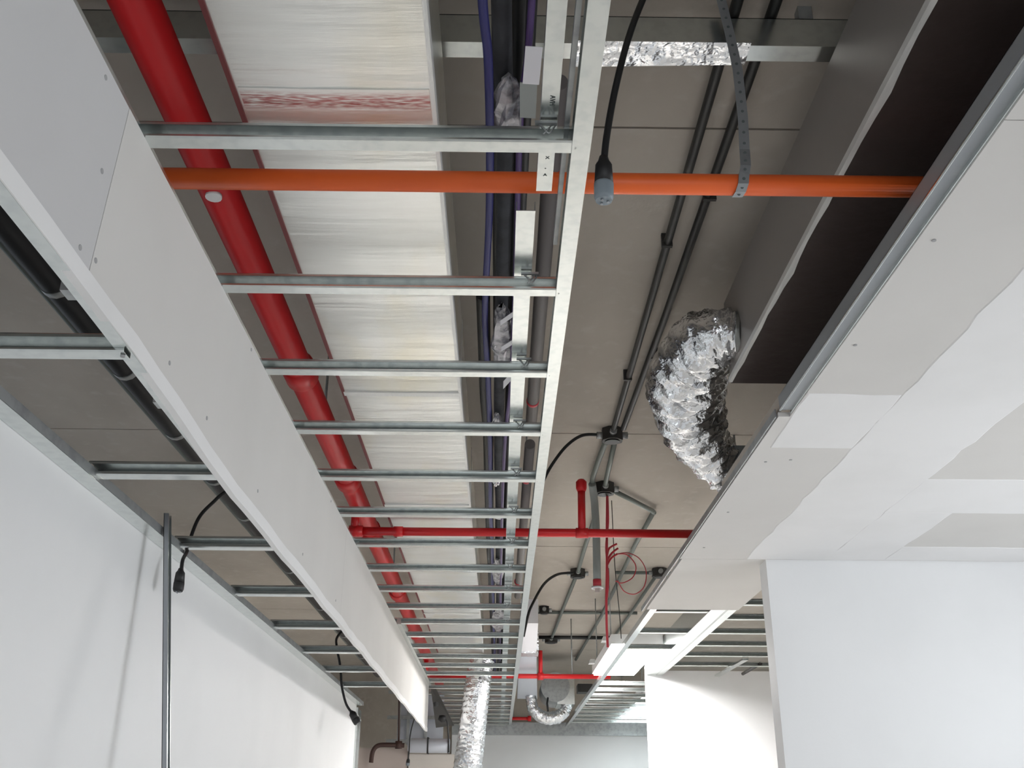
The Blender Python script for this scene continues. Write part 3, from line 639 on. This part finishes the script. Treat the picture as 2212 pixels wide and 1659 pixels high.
# hanging flexible leads with plugs
def plug(name, label, path, top, bottom, r, rc, cap='greycap'):
    t = thing(name, bottom, label, 'plug cable')
    MB().tube(path, rc, 10, sub=8).build('cable', 'black', t)
    a, b_ = Vector(top), Vector(bottom); d = b_-a
    MB().tube([a-d*.10, a+d*.02, a+d*.12, a+d*.58], [rc*1.2, r*.6, r*.88, r], 18).build('plug_body', 'black', t)
    MB().tube([a+d*.58, a+d*.62, a+d*.9, b_], [r*1.02, r*1.04, r*1.02, r*.86], 18).build('plug_cap', cap, t)
    for k in range(3):
        an = 2.1*k; c = b_ + Vector((math.cos(an)*r*.42, math.sin(an)*r*.42, 0)); MB().cyl(c, c + d.normalized()*.004, .0025, 6).build('pin', 'strap', t)
    return t
plug('plug_lead', 'black lead with a grey-tipped plug hanging in front of the orange pipe', [(.330, 1.44, 1.60), (.262, 1.45, 1.43), (.225, 1.45, 1.32), (.196, 1.45, 1.20), (.178, 1.45, 1.10), (.171, 1.45, 1.04)], (.171, 1.45, 1.048), (.169, 1.45, .966), .0165, .0062)
plug('plug_lead', 'black lead dropping beside the leaning stud with a plug', [(-.62, 2.72, .93), (-.763, 2.72, .842), (-.803, 2.72, .805), (-.832, 2.715, .765), (-.842, 2.70, .715), (-.845, 2.685, .66), (-.836, 2.63, .622), (-.833, 2.62, .592)], (-.833, 2.615, .590), (-.831, 2.61, .535), .0135, .0050, 'black')
plug('plug_lead', 'black lead draped over the partition top with a dangling plug', [(-.80, 5.6, 1.0), (-.875, 5.55, .905), (-.87, 5.5, .84), (-.85, 5.5, .765), (-.838, 5.5, .705), (-.828, 5.5, .637), (-.80, 5.5, .55), (-.765, 5.5, .503)], (-.768, 5.5, .507), (-.730, 5.5, .452), .021, .0065, 'black')
def arc(label, path, r=.0072):
    return tag(MB().tube(path, r, 10, sub=8).build('arched_cable', 'black'), label, 'cable')
arc('black cable arching from the first junction box to the rail', [(.455, 4.26, 1.59), (.364, 4.25, 1.586), (.291, 4.25, 1.537), (.228, 4.25, 1.454), (.186, 4.25, 1.375), (.150, 4.25, 1.27), (.12, 4.25, 1.10)])
arc('black cable arching from the third junction box to the rail', [(.503, 7.0, 1.585), (.381, 6.75, 1.517), (.288, 6.7, 1.44), (.210, 6.66, 1.30), (.179, 6.62, 1.217), (.150, 6.6, 1.08)], .009)
arc('dark cable hanging over the far white fascia end', [(-.465, 9.1, .79), (-.447, 9.1, .765), (-.438, 9.1, .70), (-.430, 9.1, .62), (-.425, 9.1, .52)], .006)

# black insulated pipe seen through the low frame
ip = thing('insulated_pipe', (-1.0, 4, 1.1), 'black insulated pipe with pale ties above the low frame', 'pipe')
MB().tube([(-1.005, -1.5, 1.1), (-1.0, 8.6, 1.1)], .034, 16).build('sleeve', 'black', ip)
bm_ = local(MB().tube([(0, -.011, 0), (0, .011, 0)], .0362, 14), 'band', 'galvdk')
for k in range(16): inst('band', bm_, ip, (-1.003, .62+.46*k, 1.1))
MB().tube([(-1.062, -1.5, 1.115), (-1.058, 8.6, 1.115)], .011, 10).build('tracer_line', 'gconduit', ip)
for k in range(5): MB().cyl((-1.003, .9+1.8*k, 1.13), (-1.003, .9+1.8*k, SL), .004, 6).build('hanger_rod', 'galvdk', ip)

# leaning metal stud against the partition
ls = thing('leaning_stud', (-.548, 2.49, -1.5), 'loose galvanised stud leaning on the white partition', 'stud')
def lean(x, y, h): return (-.845 + (.655-h)*.133 + x, y + 2.478, h)
def leanbox(x0, x1, y0, y1): return [lean(x, y, h) for h in (-1.5, .705) for x, y in ((x0, y0), (x1, y0), (x1, y1), (x0, y1))]
MB().hexa(leanbox(0, .0015, 0, .026)).build('web', 'strap', ls)
MB().hexa(leanbox(0, .012, 0, .0015)).build('flange', 'strap', ls)
MB().hexa(leanbox(0, .012, .0245, .026)).build('flange', 'galv', ls)
MB().hexa(leanbox(.0105, .012, .0015, .006)).build('lip', 'galv', ls)

# ================================================================ lights
def troffer(name, label, x0, x1, y0, y1, h, mt):
    t = thing(name, ((x0+x1)/2, (y0+y1)/2, h), label, 'light')
    MB().box(x0, x1, y0, y1, h+.012, h+.075).build('housing', 'housing', t)
    MB().box(x0+.012, x1-.012, y0+.012, y1-.012, h, h+.012).build('diffuser', mt, t)
    for y in (y0+.22, y1-.22):
        MB().hexa([(x0-.045,y-.05,h+.06),(x0,y-.05,h+.06),(x0,y+.05,h+.06),(x0-.045,y+.05,h+.06),(x0-.035,y-.04,h+.09),(x0,y-.04,h+.09),(x0,y+.04,h+.09),(x0-.035,y+.04,h+.09)]).build('clip', 'white', t)
        MB().cyl((x0+.02, y, h+.075), (x0+.02, y, SL), .004, 6).build('hanger_rod', 'galvdk', t)
    return t
troffer('troffer_light', 'glaring rectangular ceiling light by the lit wall corner', .735, 1.075, 6.78, 8.28, 1.055, 'lamp')
troffer('troffer_light', 'second cool ceiling light farther along the corridor', 1.34, 1.90, 9.75, 11.85, 1.05, 'lamp2')

# ================================================================ far left recess
tag(MB().box(-1.75, -.90, 10.6, 10.75, -1.5, .64).build('beige_panel', 'pink'), 'beige wall panel below the rusty brown pipe', 'panel')
tag(MB().box(-.885, -.44, 10.56, 10.72, -1.5, .585).build('cream_panel', 'cream'), 'cream wall panel below the pale strapped box', 'panel')
pbx = thing('pale_box', (-.69, 10.5, .59), 'pale bluish box with black straps at the corridor end', 'box')
b = MB(); b.tube([(-.895, 10.52, .66), (-.875, 10.52, .66), (-.50, 10.52, .66), (-.485, 10.52, .66)], [.05, .068, .068, .062], 18); b.build('body', 'pale', pbx)
MB().box(-.705, -.69, 10.445, 10.60, .585, .735).build('strap', 'black', pbx); MB().box(-.502, -.494, 10.45, 10.60, .59, .73).build('strap', 'black', pbx)
bp_ = thing('brown_pipe', (-1.1, 10.5, .66), 'rusty brown pipe with a thin vertical drop', 'pipe')
MB().tube([(-1.245, 10.5, .50), (-1.235, 10.5, .60), (-1.19, 10.5, .655), (-1.10, 10.5, .665), (-.93, 10.5, .66)], .022, 14, sub=6).build('pipe', 'brownpipe', bp_)
MB().tube([(-1.02, 10.5, SL), (-.985, 10.5, .66)], .009, 10).build('drop', 'brownpipe', bp_)
MB().tube([(-.985, 10.5, .70), (-.985, 10.5, .63)], .034, 12).build('tee', 'brownpipe', bp_)
wf = thing('window_grille', (-.95, 11.4, .75), 'grey framed opening behind the brown pipe', 'frame')
for x in (-1.09, -.99, -.80): MB().box(x, x+.03, 11.35, 11.38, .72, 1.28).build('bar', 'galvdk', wf)
for h in (.74, .98, 1.24): MB().box(-1.2, -.60, 11.34, 11.37, h, h+.035).build('bar', 'galvdk', wf)
MB().box(-1.06, -.60, 11.40, 11.41, .76, 1.24).build('pane', 'pale', wf)
plug('plug_lead', 'far black lead with a plug hanging over the cream panel', [(-.80, 10.4, 1.0), (-.845, 10.4, .86), (-.868, 10.4, .74), (-.872, 10.4, .60), (-.875, 10.4, .53)], (-.875, 10.4, .53), (-.88, 10.4, .47), .018, .006)
gl_ = thing('black_fitting', (-.50, 8.9, .80), 'black fittings clamped behind the far fascia end', 'fitting')
MB().tube([(-.56, 9.0, .98), (-.545, 9.0, .93), (-.54, 9.0, .88)], [.012, .028, .018], 10).build('clamp', 'black', gl_)
MB().tube([(-.52, 9.1, .80), (-.49, 9.1, .79), (-.46, 9.1, .79)], [.02, .034, .026], 10).build('clamp', 'black', gl_)
MB().hexa(quadplate((-.575, 8.765, 1.0), (-.53, 8.765, .998), (-.40, 9.4, .76), (-.56, 9.4, .74), .004)).build('plate', 'dkbox', gl_)
